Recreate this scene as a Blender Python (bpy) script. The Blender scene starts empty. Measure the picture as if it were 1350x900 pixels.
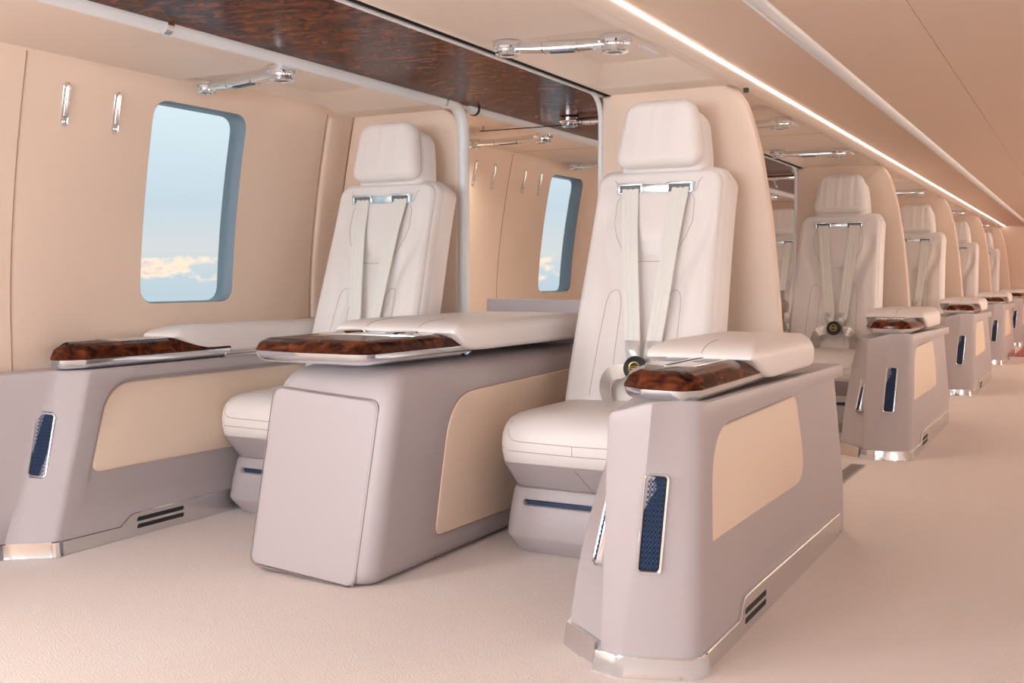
import bpy, bmesh, math, random
from mathutils import Vector, Matrix
from mathutils.bvhtree import BVHTree
random.seed(4)
C = bpy.context.scene.collection
P = 2.87            # pitch of the seat rows along the cabin (Y)
PI = math.pi

# ------------------------------------------------------------------ materials
def new_mat(name, col, rough=.5, metal=0, **kw):
    m = bpy.data.materials.new(name); m.use_nodes = True
    b = m.node_tree.nodes['Principled BSDF']
    b.inputs['Base Color'].default_value = (*col, 1)
    b.inputs['Roughness'].default_value = rough
    b.inputs['Metallic'].default_value = metal
    for k, v in kw.items(): b.inputs[k].default_value = v
    return m
def bump(m, scale, strength, dist=.002, detail=3, voronoi=False):
    t = m.node_tree; b = t.nodes['Principled BSDF']
    tc = t.nodes.new('ShaderNodeTexCoord')
    n = t.nodes.new('ShaderNodeTexVoronoi' if voronoi else 'ShaderNodeTexNoise')
    n.inputs['Scale'].default_value = scale
    if not voronoi: n.inputs['Detail'].default_value = detail
    bp = t.nodes.new('ShaderNodeBump'); bp.inputs['Strength'].default_value = strength; bp.inputs['Distance'].default_value = dist
    t.links.new(tc.outputs['Object'], n.inputs['Vector'])
    t.links.new(n.outputs['Distance' if voronoi else 'Fac'], bp.inputs['Height'])
    t.links.new(bp.outputs['Normal'], b.inputs['Normal'])
    return m
def mottle(m, c1, c2, scale=(3, 3, 3), lo=.35, hi=.65, detail=4):
    t = m.node_tree; b = t.nodes['Principled BSDF']
    tc = t.nodes.new('ShaderNodeTexCoord'); mp = t.nodes.new('ShaderNodeMapping')
    mp.inputs['Scale'].default_value = scale
    n = t.nodes.new('ShaderNodeTexNoise'); n.inputs['Scale'].default_value = 1; n.inputs['Detail'].default_value = detail
    r = t.nodes.new('ShaderNodeValToRGB')
    r.color_ramp.elements[0].position = lo; r.color_ramp.elements[0].color = (*c1, 1)
    r.color_ramp.elements[1].position = hi; r.color_ramp.elements[1].color = (*c2, 1)
    t.links.new(tc.outputs['Object'], mp.inputs['Vector']); t.links.new(mp.outputs['Vector'], n.inputs['Vector'])
    t.links.new(n.outputs['Fac'], r.inputs['Fac']); t.links.new(r.outputs['Color'], b.inputs['Base Color'])
    return n, r
M = {}
M['leather'] = bump(new_mat('cream_leather', (.83, .79, .775), .45), 420, .12, .0006)
M['leather_seam'] = new_mat('leather_seam', (.40, .31, .27), .7)
M['greige'] = bump(new_mat('greige_leather', (.44, .395, .405), .42), 500, .08, .0005)
M['greige_seam'] = new_mat('greige_seam', (.25, .20, .19), .7)
M['wall'] = bump(new_mat('beige_wall_leather', (.82, .66, .54), .55), 300, .08, .0006)
M['wall_seam'] = new_mat('wall_seam', (.34, .20, .15), .8)
M['inlay'] = bump(new_mat('beige_inlay', (.80, .65, .52), .5), 380, .08, .0005)
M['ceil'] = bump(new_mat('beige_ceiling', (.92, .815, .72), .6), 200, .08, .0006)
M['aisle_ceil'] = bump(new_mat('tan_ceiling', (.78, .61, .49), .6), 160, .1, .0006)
M['carpet'] = bump(new_mat('pink_beige_carpet', (.70, .61, .57), .95), 210, .75, .004, 2)
M['carpet'].node_tree.nodes['Principled BSDF'].inputs['Sheen Weight'].default_value = .15
M['red'] = bump(new_mat('red_carpet', (.50, .15, .15), .95), 130, .8, .006, 2)
M['white'] = new_mat('white_satin', (.80, .835, .865), .35)
M['strap'] = bump(new_mat('pale_webbing', (.80, .80, .76), .5), 700, .15, .0006)
M['silver'] = new_mat('silver_fabric', (.70, .68, .65), .32, .6)
M['satin'] = new_mat('satin_webbing', (.74, .745, .73), .3, .35)
M['bright'] = new_mat('sky_tinted_steel', (.72, .88, .96), .25, 1)  # cyan of the reflected sky is put into the base colour
M['chrome'] = bump(new_mat('chrome', (.82, .87, .92), .09, 1), 9, .05, .01)  # blue tint in the metal colour stands in for sky reflections
M['brushed'] = bump(new_mat('brushed_metal', (.74, .74, .75), .22, 1), 14, .06, .01)
M['black'] = new_mat('black_plastic', (.012, .012, .014), .45)
M['dark'] = new_mat('dark_recess', (.02, .02, .025), .8)
M['gold'] = new_mat('gold_mark', (.85, .62, .16), .3, .8)
M['glass'] = new_mat('window_glass', (1, 1, 1), .0, 0, **{'Transmission Weight': 1.0, 'IOR': 1.01})
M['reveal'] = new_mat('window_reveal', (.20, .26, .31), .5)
M['bluegrey'] = new_mat('blue_grille', (.018, .055, .15), .6, .1)
M['recess'] = new_mat('slot_recess_grey', (.16, .155, .15), .5)
M['steelblue'] = new_mat('slot_well', (.06, .08, .13), .25, .6)
# wood
w = new_mat('burl_wood', (.1, .03, .015), .16, 0, **{'IOR': 1.18})
n, r = mottle(w, (.014, .005, .004), (.20, .055, .020), (24, 24, 40), .34, .74, 9); n.inputs['Distortion'].default_value = .9
e = r.color_ramp.elements.new(.52); e.color = (.085, .022, .010, 1)
M['wood'] = w
w = new_mat('ceiling_wood', (.1, .03, .015), .2, 0, **{'IOR': 1.10})
n, r = mottle(w, (.040, .011, .008), (.34, .10, .034), (19, 30, 10), .34, .80, 9); n.inputs['Distortion'].default_value = .9
e = r.color_ramp.elements.new(.56); e.color = (.125, .034, .016, 1)
M['ceilwood'] = w
def emit(name, col, s):
    m = new_mat(name, col, .5); b = m.node_tree.nodes['Principled BSDF']
    b.inputs['Emission Color'].default_value = (*col, 1); b.inputs['Emission Strength'].default_value = s
    return m
M['led'] = emit('led_strip', (1, .93, .86), 5.0)
M['bluelight'] = emit('blue_slot_light', (.02, .045, .12), .03)

# ------------------------------------------------------------------ mesh helpers
def finish(name, bm, mat, parent=None, smooth=True, ang=32, recalc=True):
    if recalc: bmesh.ops.recalc_face_normals(bm, faces=bm.faces)
    me = bpy.data.meshes.new(name); bm.to_mesh(me); bm.free()
    for m in (mat if isinstance(mat, (list, tuple)) else [mat]): me.materials.append(m)
    if smooth:
        me.polygons.foreach_set('use_smooth', [True]*len(me.polygons))
        me.set_sharp_from_angle(angle=math.radians(ang))
    o = bpy.data.objects.new(name, me); C.objects.link(o)
    if parent: o.parent = parent
    return o
def tag(o, label, cat, group=None):
    o['label'] = label; o['category'] = cat
    if group: o['group'] = group
    return o
def struct(o): o['kind'] = 'structure'; return o
def thing(name, loc, label=None, cat=None, group=None):
    o = bpy.data.objects.new(name, None); C.objects.link(o); o.location = loc; o.empty_display_size = .1
    if label: tag(o, label, cat, group)
    return o
def dup(root, loc, label=None, rz=None):
    r = root.copy(); C.objects.link(r); r.location = loc
    if label: r['label'] = label
    if rz is not None: r.rotation_euler.z = rz
    def rec(a, b):
        for ch in list(a.children):
            c = ch.copy(); C.objects.link(c); c.parent = b; rec(ch, c)
    rec(root, r)
    return r
def loft(bm, secs, cap=True, closed=True):
    rows = [[bm.verts.new(p) for p in s] for s in secs]
    n = len(rows[0])
    for a, b in zip(rows, rows[1:]):
        for i in range(n if closed else n-1):
            j = (i+1) % n
            try: bm.faces.new((a[i], a[j], b[j], b[i]))
            except ValueError: pass
    if cap:
        bm.faces.new(rows[0][::-1]); bm.faces.new(rows[-1])
    return rows
def rrect(hx, hy, r, n=6, cx=0, cy=0):
    r = min(r, hx*.999, hy*.999)
    out = []
    for sx, sy, a0 in ((1, 1, 0), (-1, 1, PI/2), (-1, -1, PI), (1, -1, 1.5*PI)):
        for i in range(n+1):
            a = a0 + (PI/2)*i/n
            out.append((cx + sx*(hx-r) + r*math.cos(a), cy + sy*(hy-r) + r*math.sin(a)))
    return out
def rpoly(pts, n=5):
    """pts: (x, y, r) corners rounded"""
    out = []; m = len(pts)
    for i in range(m):
        p = Vector(pts[i][:2]); a = Vector(pts[i-1][:2]); b = Vector(pts[(i+1) % m][:2]); r = pts[i][2]
        if r <= 0: out.append(tuple(p)); continue
        da = (a-p); db = (b-p); la, lb = da.length, db.length; da /= la; db /= lb
        ang = da.angle(db); t = min(r/math.tan(ang/2), la*.49, lb*.49); 
        p0 = p+da*t; p1 = p+db*t
        for k in range(n+1):
            s = k/n
            out.append(tuple(p0*(1-s)**2 + p*2*s*(1-s) + p1*s*s))
    return out
def box(bm, x0, x1, y0, y1, z0, z1, bev=0, seg=2):
    vs = [bm.verts.new((x, y, z)) for x in (x0, x1) for y in (y0, y1) for z in (z0, z1)]
    fs = [bm.faces.new([vs[i] for i in q]) for q in ((0, 1, 3, 2), (4, 6, 7, 5), (0, 4, 5, 1), (2, 3, 7, 6), (0, 2, 6, 4), (1, 5, 7, 3))]
    if bev:
        es = list({e for f in fs for e in f.edges})
        bmesh.ops.bevel(bm, geom=es, offset=bev, segments=seg, profile=.5, affect='EDGES')
def prism(bm, pts, f0, f1, bev=0, seg=3):
    """loft between f0(p) and f1(p) of a 2D outline; optional rounding of the f1 face edge and f0 face edge"""
    if not bev:
        loft(bm, [[f0(p) for p in pts], [f1(p) for p in pts]]); return
    L = (Vector(f1(pts[0]))-Vector(f0(pts[0]))).length
    secs = []
    for k in range(seg+1):
        a = (PI/2)*k/seg
        q = inset(pts, bev*(1-math.sin(a))); s = bev*(1-math.cos(a))/L
        secs.append([tuple(Vector(f0(p)).lerp(Vector(f1(p)), s)) for p in q])
    for k in range(seg+1):
        a = (PI/2)*k/seg
        q = inset(pts, bev*(1-math.cos(a))); s = 1-bev*(1-math.sin(a))/L
        secs.append([tuple(Vector(f0(p)).lerp(Vector(f1(p)), s)) for p in q])
    loft(bm, secs)
def inset(pts, d):
    n = len(pts); area = sum(pts[i][0]*pts[(i+1) % n][1]-pts[(i+1) % n][0]*pts[i][1] for i in range(n)); sg = 1 if area > 0 else -1
    out = []
    for i in range(n):
        p = Vector(pts[i]); a = Vector(pts[i-1]); b = Vector(pts[(i+1) % n])
        e1 = (p-a); e2 = (b-p)
        n1 = Vector((-e1.y, e1.x)).normalized() if e1.length > 1e-9 else Vector((0, 0))
        n2 = Vector((-e2.y, e2.x)).normalized() if e2.length > 1e-9 else Vector((0, 0))
        nn = n1+n2
        if nn.length < 1e-6: nn = n1
        nn.normalize(); c = max(.5, nn.dot(n1))
        out.append(tuple(p + nn*(sg*d/c)))
    return out
def tube(bm, pts, r, n=8, cap=True, flat=None):
    pts = [Vector(p) for p in pts]; secs = []; up = Vector((0, 0, 1)); last = None
    for i, p in enumerate(pts):
        t = (pts[min(i+1, len(pts)-1)]-pts[max(i-1, 0)]).normalized()
        if last is None:
            a = t.cross(up)
            if a.length < .05: a = t.cross(Vector((1, 0, 0)))
            a.normalize()
        else:
            a = (last - t*last.dot(t)).normalized()
        last = a; b = t.cross(a)
        rr = r[i] if isinstance(r, (list, tuple)) else r
        secs.append([tuple(p + a*rr*math.cos(2*PI*k/n) + b*rr*math.sin(2*PI*k/n)) for k in range(n)])
    loft(bm, secs, cap)
def lathe(bm, prof, org=(0, 0, 0), ax=(0, 0, 1), n=28):
    ax = Vector(ax).normalized(); u = ax.orthogonal().normalized(); v = ax.cross(u); o = Vector(org)
    loft(bm, [[tuple(o + ax*h + (u*math.cos(2*PI*k/n)+v*math.sin(2*PI*k/n))*max(r, 1e-4)) for k in range(n)] for r, h in prof])
def ribbon(bm, cen, wid, thick, side):
    """cen: centre points, wid: width per point, side: sideways unit vector(s)"""
    cen = [Vector(c) for c in cen]; secs = []
    for i, p in enumerate(cen):
        t = (cen[min(i+1, len(cen)-1)]-cen[max(i-1, 0)]).normalized()
        s = Vector(side[i] if isinstance(side, list) else side); s = (s - t*s.dot(t)).normalized(); nrm = t.cross(s)
        w = (wid[i] if isinstance(wid, (list, tuple)) else wid)/2; th = thick/2
        prof = [(-1, 0), (-.96, 1), (-.45, 1.0), (-.42, .6), (-.15, .6), (-.12, 1), (.12, 1), (.15, .6), (.42, .6), (.45, 1), (.96, 1), (1, 0), (.96, -1), (0, -1), (-.96, -1)]
        secs.append([tuple(p + s*w*a + nrm*th*b) for a, b in prof])
    loft(bm, secs)
def sd_rr(u, v, hw, v0, v1, r):
    cv = (v0+v1)/2; hv = (v1-v0)/2
    qx = abs(u)-hw+r; qy = abs(v-cv)-hv+r
    return min(max(qx, qy), 0) + math.hypot(max(qx, 0), max(qy, 0)) - r
def heightpad(bm, O, U, V, N, w, v0, v1, rc, thick, er, disp=None, nu=40, nv=60, cuts=None):
    """A padded panel: half width w(v), corner radius rc, edge rounding er, relief disp(u,v)."""
    O, U, V, N = map(Vector, (O, U, V, N))
    def hw(v):
        h = w(v); rr = rc
        for d in (v1-v, v-v0):
            if d < rr: h = min(h, w(v)-rr+math.sqrt(max(0, rr*rr-(rr-d)**2)))
        return h
    def cosp(i, n, k=.75):
        x = i/n; c = (1-math.cos(PI*x))/2; return x*(1-k)+c*k
    rows = []
    for j in range(nv+1):
        v = v0+(v1-v0)*cosp(j, nv); h = hw(v); row = []
        for i in range(nu+1):
            u = h*(2*cosp(i, nu)-1)
            d = max(0, -sd_rr(u, v, w(v), v0, v1, rc))
            f = 1 if d >= er else math.sqrt(max(0, 1-(1-d/er)**2))
            z = (thick-er) + er*f
            if j in (0, nv) or i in (0, nu): z = thick-er
            if disp: z += disp(u, v)*min(1, d/er)
            row.append(bm.verts.new(O+U*u+V*v+N*z))
        rows.append(row)
    for j in range(nv):
        for i in range(nu):
            try: bm.faces.new((rows[j][i], rows[j][i+1], rows[j+1][i+1], rows[j+1][i]))
            except ValueError: pass
    loop = rows[0][:] + [r_[-1] for r_ in rows[1:]] + rows[-1][-2::-1] + [r_[0] for r_ in rows[-2:0:-1]]
    back = [bm.verts.new(vv.co - N*((vv.co-O).dot(N))) for vv in loop]
    n = len(loop)
    for i in range(n):
        j = (i+1) % n
        try: bm.faces.new((loop[i], back[i], back[j], loop[j]))
        except ValueError: pass
    bm.faces.new(back)
    bmesh.ops.remove_doubles(bm, verts=bm.verts, dist=1e-5)
def bvh_of(*obs):
    bm = bmesh.new()
    for o in obs: bm.from_mesh(o.data)
    t = BVHTree.FromBMesh(bm); bm.free(); return t
def drape(bvh, pts, d, off=.0):
    d = Vector(d).normalized(); out = []
    for p in pts:
        h = bvh.ray_cast(Vector(p)-d*1.0, d)
        if h[0] is not None: out.append(h[0]-d*off)
    return out
def dens(pts, step=.012):
    out = []
    for a, b in zip(pts, pts[1:]):
        a, b = Vector(a), Vector(b); k = max(1, int((b-a).length/step))
        out += [a.lerp(b, i/k) for i in range(k)]
    return out+[Vector(pts[-1])]
def seams(name, bvh, lines, d, mat, parent, r=.0012):
    for L in lines:
        q = drape(bvh, dens(L), d, 0)
        if len(q) > 1:
            bm = bmesh.new(); tube(bm, q, r, 6); finish(name, bm, mat, parent)
def cut(o, cutters):
    for c in cutters:
        c.parent = o.parent; md = o.modifiers.new('b', 'BOOLEAN'); md.operation = 'DIFFERENCE'; md.object = c; md.solver = 'EXACT'
        bpy.context.view_layer.update()
        me = bpy.data.meshes.new_from_object(o.evaluated_get(bpy.context.evaluated_depsgraph_get()))
        o.modifiers.clear(); old = o.data; o.data = me; me.name = o.name; bpy.data.meshes.remove(old)
        cm = c.data; bpy.data.objects.remove(c); bpy.data.meshes.remove(cm)
    o.data.polygons.foreach_set('use_smooth', [True]*len(o.data.polygons)); o.data.set_sharp_from_angle(angle=math.radians(30))
def lerp(a, b, t): return a+(b-a)*t
def sstep(a, b, x):
    t = max(0, min(1, (x-a)/(b-a))); return t*t*(3-2*t)

# ------------------------------------------------------------------ setting
CZ = 1.437                     # ceiling height
def XW(z): return -2.737 + (max(0, min(z, 1.7)-.69)/.73)**1.6*.10     # curved side wall
Y0, Y1 = -2.6, 15.25
bm = bmesh.new(); box(bm, -2.9, 2.9, Y0-.1, Y1+.1, -.06, 0); struct(finish('floor', bm, M['carpet'], smooth=False))

def wall_side(m, nm):
    bm = bmesh.new(); zs = [-.02+.08*i for i in range(19)] + [1.47]
    secs = []
    for y in (Y0-.05, Y1+.05):
        secs.append([(m*XW(z), y, z) for z in zs] + [(m*(XW(z)-.075), y, z) for z in reversed(zs)])
    loft(bm, secs)
    o = finish(nm, bm, M['wall'], ang=20)
    cs = []
    for k in range(-1, 5):
        yc = 2.722 + P*k; zc = 1.045
        b2 = bmesh.new(); prism(b2, WIN(yc, zc, 0), lambda p: (m*-2.4, p[0], p[1]), lambda p: (m*-3.1, p[0], p[1]))
        cs.append(finish('cutter', b2, M['wall']))
    cut(o, cs); return struct(o)
def WIN(yc, zc, d):
    return rpoly([(yc-.214+d, zc-.335+d, .06), (yc+.214-d, zc-.335+d, .06), (yc+.214-d, zc+.322-d, .06), (yc-.214+d, zc+.322-d, .06)], 6)
wl = wall_side(1, 'wall_left'); wr = wall_side(-1, 'wall_right')
bm = bmesh.new(); box(bm, -2.9, 2.9, Y1, Y1+.08, 0, 1.6); struct(finish('wall_far', bm, M['wall'], smooth=False))
bm = bmesh.new()
for a, b, c, d in ((-2.9, -2.3, 0, 1.6), (2.3, 2.9, 0, 1.6), (-2.3, 2.3, 0, .55), (-2.3, 2.3, 1.38, 1.6), (-.06, .06, .55, 1.38)): box(bm, a, b, Y0-.08, Y0, c, d)
struct(finish('wall_near', bm, M['wall'], smooth=False))
for a, b in ((-2.3, -.06), (.06, 2.3)):
    bm = bmesh.new(); box(bm, a, b, Y0-.05, Y0-.044, .55, 1.38); struct(finish('window_30', bm, M['glass'], smooth=False))

def window(n, k, m):
    yc = 2.722+P*k; zc = 1.045
    def ring(d, dx):
        pts = WIN(yc, zc, d); full = []; ref = WIN(yc, zc, 0)
        for a, b, ra, rb in zip(pts, pts[1:]+pts[:1], ref, ref[1:]+ref[:1]):
            kk = max(1, int(math.hypot(rb[0]-ra[0], rb[1]-ra[1])/.06))
            full += [(lerp(a[0], b[0], i/kk), lerp(a[1], b[1], i/kk)) for i in range(kk)]
        return [(m*(XW(z)+dx), y, z) for y, z in full]
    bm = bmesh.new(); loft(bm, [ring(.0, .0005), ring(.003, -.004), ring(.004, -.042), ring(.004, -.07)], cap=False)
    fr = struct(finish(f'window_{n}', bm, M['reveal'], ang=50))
    b2 = bmesh.new(); vs = [b2.verts.new(p) for p in ring(.0045, -.042)]; vs2 = [b2.verts.new(p) for p in ring(.0045, -.046)]
    nn = len(vs)
    b2.faces.new(vs); b2.faces.new(vs2[::-1])
    for i in range(nn): b2.faces.new((vs[i], vs2[i], vs2[(i+1) % nn], vs[(i+1) % nn]))
    p = finish('pane', b2, M['glass'], fr, ang=20); p['kind'] = 'structure'
n_ = 1
for m in (1, -1):
    for k in range(-1, 5): window(n_, k, m); n_ += 1

# wall seams: vertical grooves between the wall panels, and at the padded pillars
BL = bvh_of(wl)
def wall_lines():
    L = []
    for k in range(0, 4):
        L.append([(-2.4, 2.03+P*k, z) for z in (.3, .6, .9, 1.2, 1.43)])
        L.append([(-2.4, 3.372+P*k, z) for z in (.3, .6, .9, 1.2, 1.43)])
    return L
bm = bmesh.new()
for L in wall_lines():
    q = drape(BL, dens(L, .05), (-1, 0, 0), -.0005)
    if len(q) > 1: tube(bm, q, .0022, 6)
struct(finish('trim_1', bm, M['wall_seam']))
# padded pillar between wall and partition, one per row
for k in range(0, 2):
    bm = bmesh.new(); a, b = 3.382+P*k, 3.528+P*k; secs = []
    zs = [.02+.07*i for i in range(20)]+[1.385, 1.405, 1.418]
    for z in zs:
        e_ = max(0, (z-1.36)/.06); w_ = 1-.35*e_*e_
        secs.append([(XW(z)-.004, a, z), (XW(z)+.006*w_, a+.004, z), (XW(z)+.011*w_, a+.02, z), (XW(z)+.012*w_, a+.07, z), (XW(z)+.011*w_, b-.03, z), (XW(z)+.006*w_, b, z), (XW(z)-.004, b, z)])
    loft(bm, secs); struct(finish('wall_pillar', bm, M['wall'], ang=60))

# ceiling of the seat alcoves (left of the aisle), with a shallow tray over every row
def alcove(x0, x1, nm, ya, yb, xr0, xr1):
    for m in (1, -1):
        bm = bmesh.new(); box(bm, *sorted((m*x0, m*x1)), ya, yb, CZ, CZ+.08)
        o = finish(nm, bm, M['ceil'], smooth=False); cs = []
        for k in range(0, 5):
            for (a, b, t0, t1) in ((2.60, 3.40, 2.72, 3.24), (3.66, 4.50, 3.84, 4.38)):
                b2 = bmesh.new(); secs = []
                for h, ins in ((-.02, -.03), (0, -.012), (.004, -.003), (.012, .012), (.042, 1-.06), (.05, 1)):
                    if ins < .5:
                        X0, X1, A, B = xr0+ins, xr1-ins, a+ins, b-ins
                    else:
                        t = ins; X0, X1, A, B = xr0+.085*t, xr1-.025*t, lerp(a, t0, t), lerp(b, t1, t)
                    secs.append([(m*p[0], p[1]+P*k, CZ+h) for p in rrect((X1-X0)/2, (B-A)/2, .03, 4, (X0+X1)/2, (A+B)/2)])
                loft(b2, secs); cs.append(finish('cutter', b2, M['ceil']))
        if m == 1: cut(o, cs)
        else:
            for c in cs: me = c.data; bpy.data.objects.remove(c); bpy.data.meshes.remove(me)
        struct(o)
alcove(-1.512, -1.055, 'ceiling_aisle_alcove', Y0, Y1, -1.49, -1.095)
alcove(-2.80, -2.125, 'ceiling_window_alcove', Y0, Y1, -2.66, -2.185)
# glossy burl panel between the alcoves
bm = bmesh.new()
ys = [Y0]+[2.28+1.45*i-3*1.45 for i in range(12) if Y0 < 2.28+1.45*i-3*1.45 < Y1-.2]+[Y1]
for m in (1, -1):
    for a, b in zip(ys, ys[1:]): box(bm, *sorted((m*-2.135, m*-1.515)), a+.0012, b-.0012, CZ+.014, CZ+.06)
struct(finish('ceiling_wood', bm, M['ceilwood'], smooth=False))
bm = bmesh.new(); box(bm, -2.9, 2.9, Y0, Y1, CZ+.081, CZ+.12); struct(finish('ceiling_backing', bm, M['dark'], smooth=False))
# dark gap and thin bright moulding along the wood's aisle edge
bm = bmesh.new(); bd = bmesh.new()
for m in (1, -1):
    tube(bm, [(m*-1.550, Y0, CZ+.005), (m*-1.550, Y1, CZ+.005)], .0085, 10)
    box(bd, *sorted((m*-1.544, m*-1.509)), Y0, Y1, CZ+.003, CZ+.012)
    box(bd, *sorted((m*-1.529, m*-1.525)), Y0, Y1, CZ-.002, CZ+.004)
struct(finish('trim_2', bm, M['white'])); struct(finish('trim_3', bd, M['black']))
# padded ridge, sloped valance, light strip and aisle ceiling
bm = bmesh.new(); be = bmesh.new(); ba = bmesh.new(); bt = bmesh.new()
for m in (1, -1):
    prof = [(-1.06, CZ+.03), (-1.06, CZ-.002), (-1.052, CZ-.009), (-1.042, CZ-.010), (-1.036, CZ-.006), (-1.033, CZ-.009), (-1.028, CZ-.009), (-1.0015, CZ+.006), (-1.0015, CZ+.03)]
    loft(bm, [[(m*x, y, z) for x, z in prof] for y in (Y0, Y1)])
    loft(be, [[(m*x, y, z) for x, z in ((-1.0010, CZ+.03), (-1.0010, CZ+.0055), (-.998, CZ+.0035), (-.9935, CZ+.0045), (-.9925, CZ+.03))] for y in (Y0, Y1)])
    prof = [(-.732, CZ+.012), (-.731, CZ+.003), (-.722, CZ-.006), (-.71, CZ-.010), (-.698, CZ-.006), (-.689, CZ+.003), (-.688, CZ+.012)]
    loft(bt, [[(m*x, y, z) for x, z in prof] for y in (Y0, Y1)])
struct(finish('trim_4', bm, M['ceil'], ang=40)); struct(finish('trim_5', be, M['led'])); struct(finish('trim_6', bt, M['white'], ang=50))
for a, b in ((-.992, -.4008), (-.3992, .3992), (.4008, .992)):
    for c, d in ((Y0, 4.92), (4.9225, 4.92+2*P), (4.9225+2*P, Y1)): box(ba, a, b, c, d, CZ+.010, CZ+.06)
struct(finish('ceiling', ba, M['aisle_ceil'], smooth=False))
bm = bmesh.new()
for k in range(0, 4):
    y = 4.90+P*k
    box(bm, -1.52, -1.06, y-.001, y+.001, CZ-.0006, CZ+.002); box(bm, -2.64, -2.15, y-.001, y+.001, CZ-.0006, CZ+.002)
struct(finish('trim_7', bm, M['wall_seam'], smooth=False))

# partitions behind every seat
def edge_x(z):
    pts = [(0, -.888), (.61, -.896), (.79, -.912), (1.0, -.935), (1.21, -.971), (1.32, -1.0), (1.39, -1.03), (1.42, -1.055), (1.4365, -1.09)]
    for (a, xa), (b, xb) in zip(pts, pts[1:]):
        if z <= b: return lerp(xa, xb, (z-a)/(b-a))
    return pts[-1][1]
def partition(k, aisle):
    if aisle:
        zs = [.001, .3, .61, .79, .9, 1.0, 1.1, 1.21, 1.28, 1.34, 1.38, 1.405, 1.42, 1.43, 1.4365]
        pts = [(edge_x(z), z) for z in zs] + [(-1.10, 1.450), (-1.508, 1.450), (-1.512, 1.4365), (-1.538, 1.4365), (-1.545, 1.428), (-1.545, .001)]
    else:
        zs = [.001, .69, .8, .9, 1.0, 1.1, 1.2, 1.3, 1.45]
        pts = [(-2.141, .001), (-2.141, 1.36), (-2.147, 1.395), (-2.165, 1.42), (-2.195, 1.4365), (-2.21, 1.45)] + [(XW(z)+.001, z) for z in reversed(zs)]
    bm = bmesh.new(); prism(bm, pts, lambda p: (p[0], 3.532+P*k, p[1]), lambda p: (p[0], 3.578+P*k, p[1]), .012, 3)
    struct(finish('partition', bm, M['wall'], ang=50))
    if aisle:                      # white edging on the passage side
        q = [(-1.549, 3.538+P*k, .002), (-1.549, 3.538+P*k, 1.352)]
        for i in range(1, 9):
            a = PI/2*i/8; q.append((-1.549, 3.538-.09*(1-math.cos(a))+P*k, 1.352+.09*math.sin(a)))
        bm = bmesh.new(); tube(bm, q, .0095, 10); struct(finish('trim_8', bm, M['white'], ang=40))
for k in range(5): partition(k, True)
for k in range(3): partition(k, False)
# white tube: along the wood, bending down the partition's edge
for k in range(-1, 4):
    q = [(-2.128, 3.66+P*(k-1), 1.447)] + [(-2.128, 3.46+P*k, 1.447)]
    for i in range(1, 9):
        a = PI/2*i/9; q.append((-2.128, 3.46+P*k+.093*math.sin(a), 1.447-.093+.093*math.cos(a)))
    q += [(-2.128, 3.553+P*k, 1.35), (-2.128, 3.553+P*k, .002)]
    bm = bmesh.new(); tube(bm, q, .0225, 14); t = struct(finish('trim_9', bm, M['white'], ang=60))
    bm = bmesh.new(); tube(bm, [(-2.128, 3.575+P*k, 1.447), (-2.128, 3.665+P*k, 1.447)], .0225, 14); struct(finish('trim_10', bm, M['white']))
    bm = bmesh.new(); tube(bm, [(-2.128, 3.628+P*k, 1.447), (-2.128, 3.640+P*k, 1.447)], .0255, 16); struct(finish('trim_11', bm, M['black']))
    bm = bmesh.new(); tube(bm, [(-2.128, 3.40+P*k, 1.447), (-2.128, 3.410+P*k, 1.447)], .0245, 16); tube(bm, [(-2.128, 2.04+P*k, 1.447), (-2.128, 2.062+P*k, 1.447)], .0250, 16); struct(finish('trim_12', bm, M['chrome']))

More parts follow.
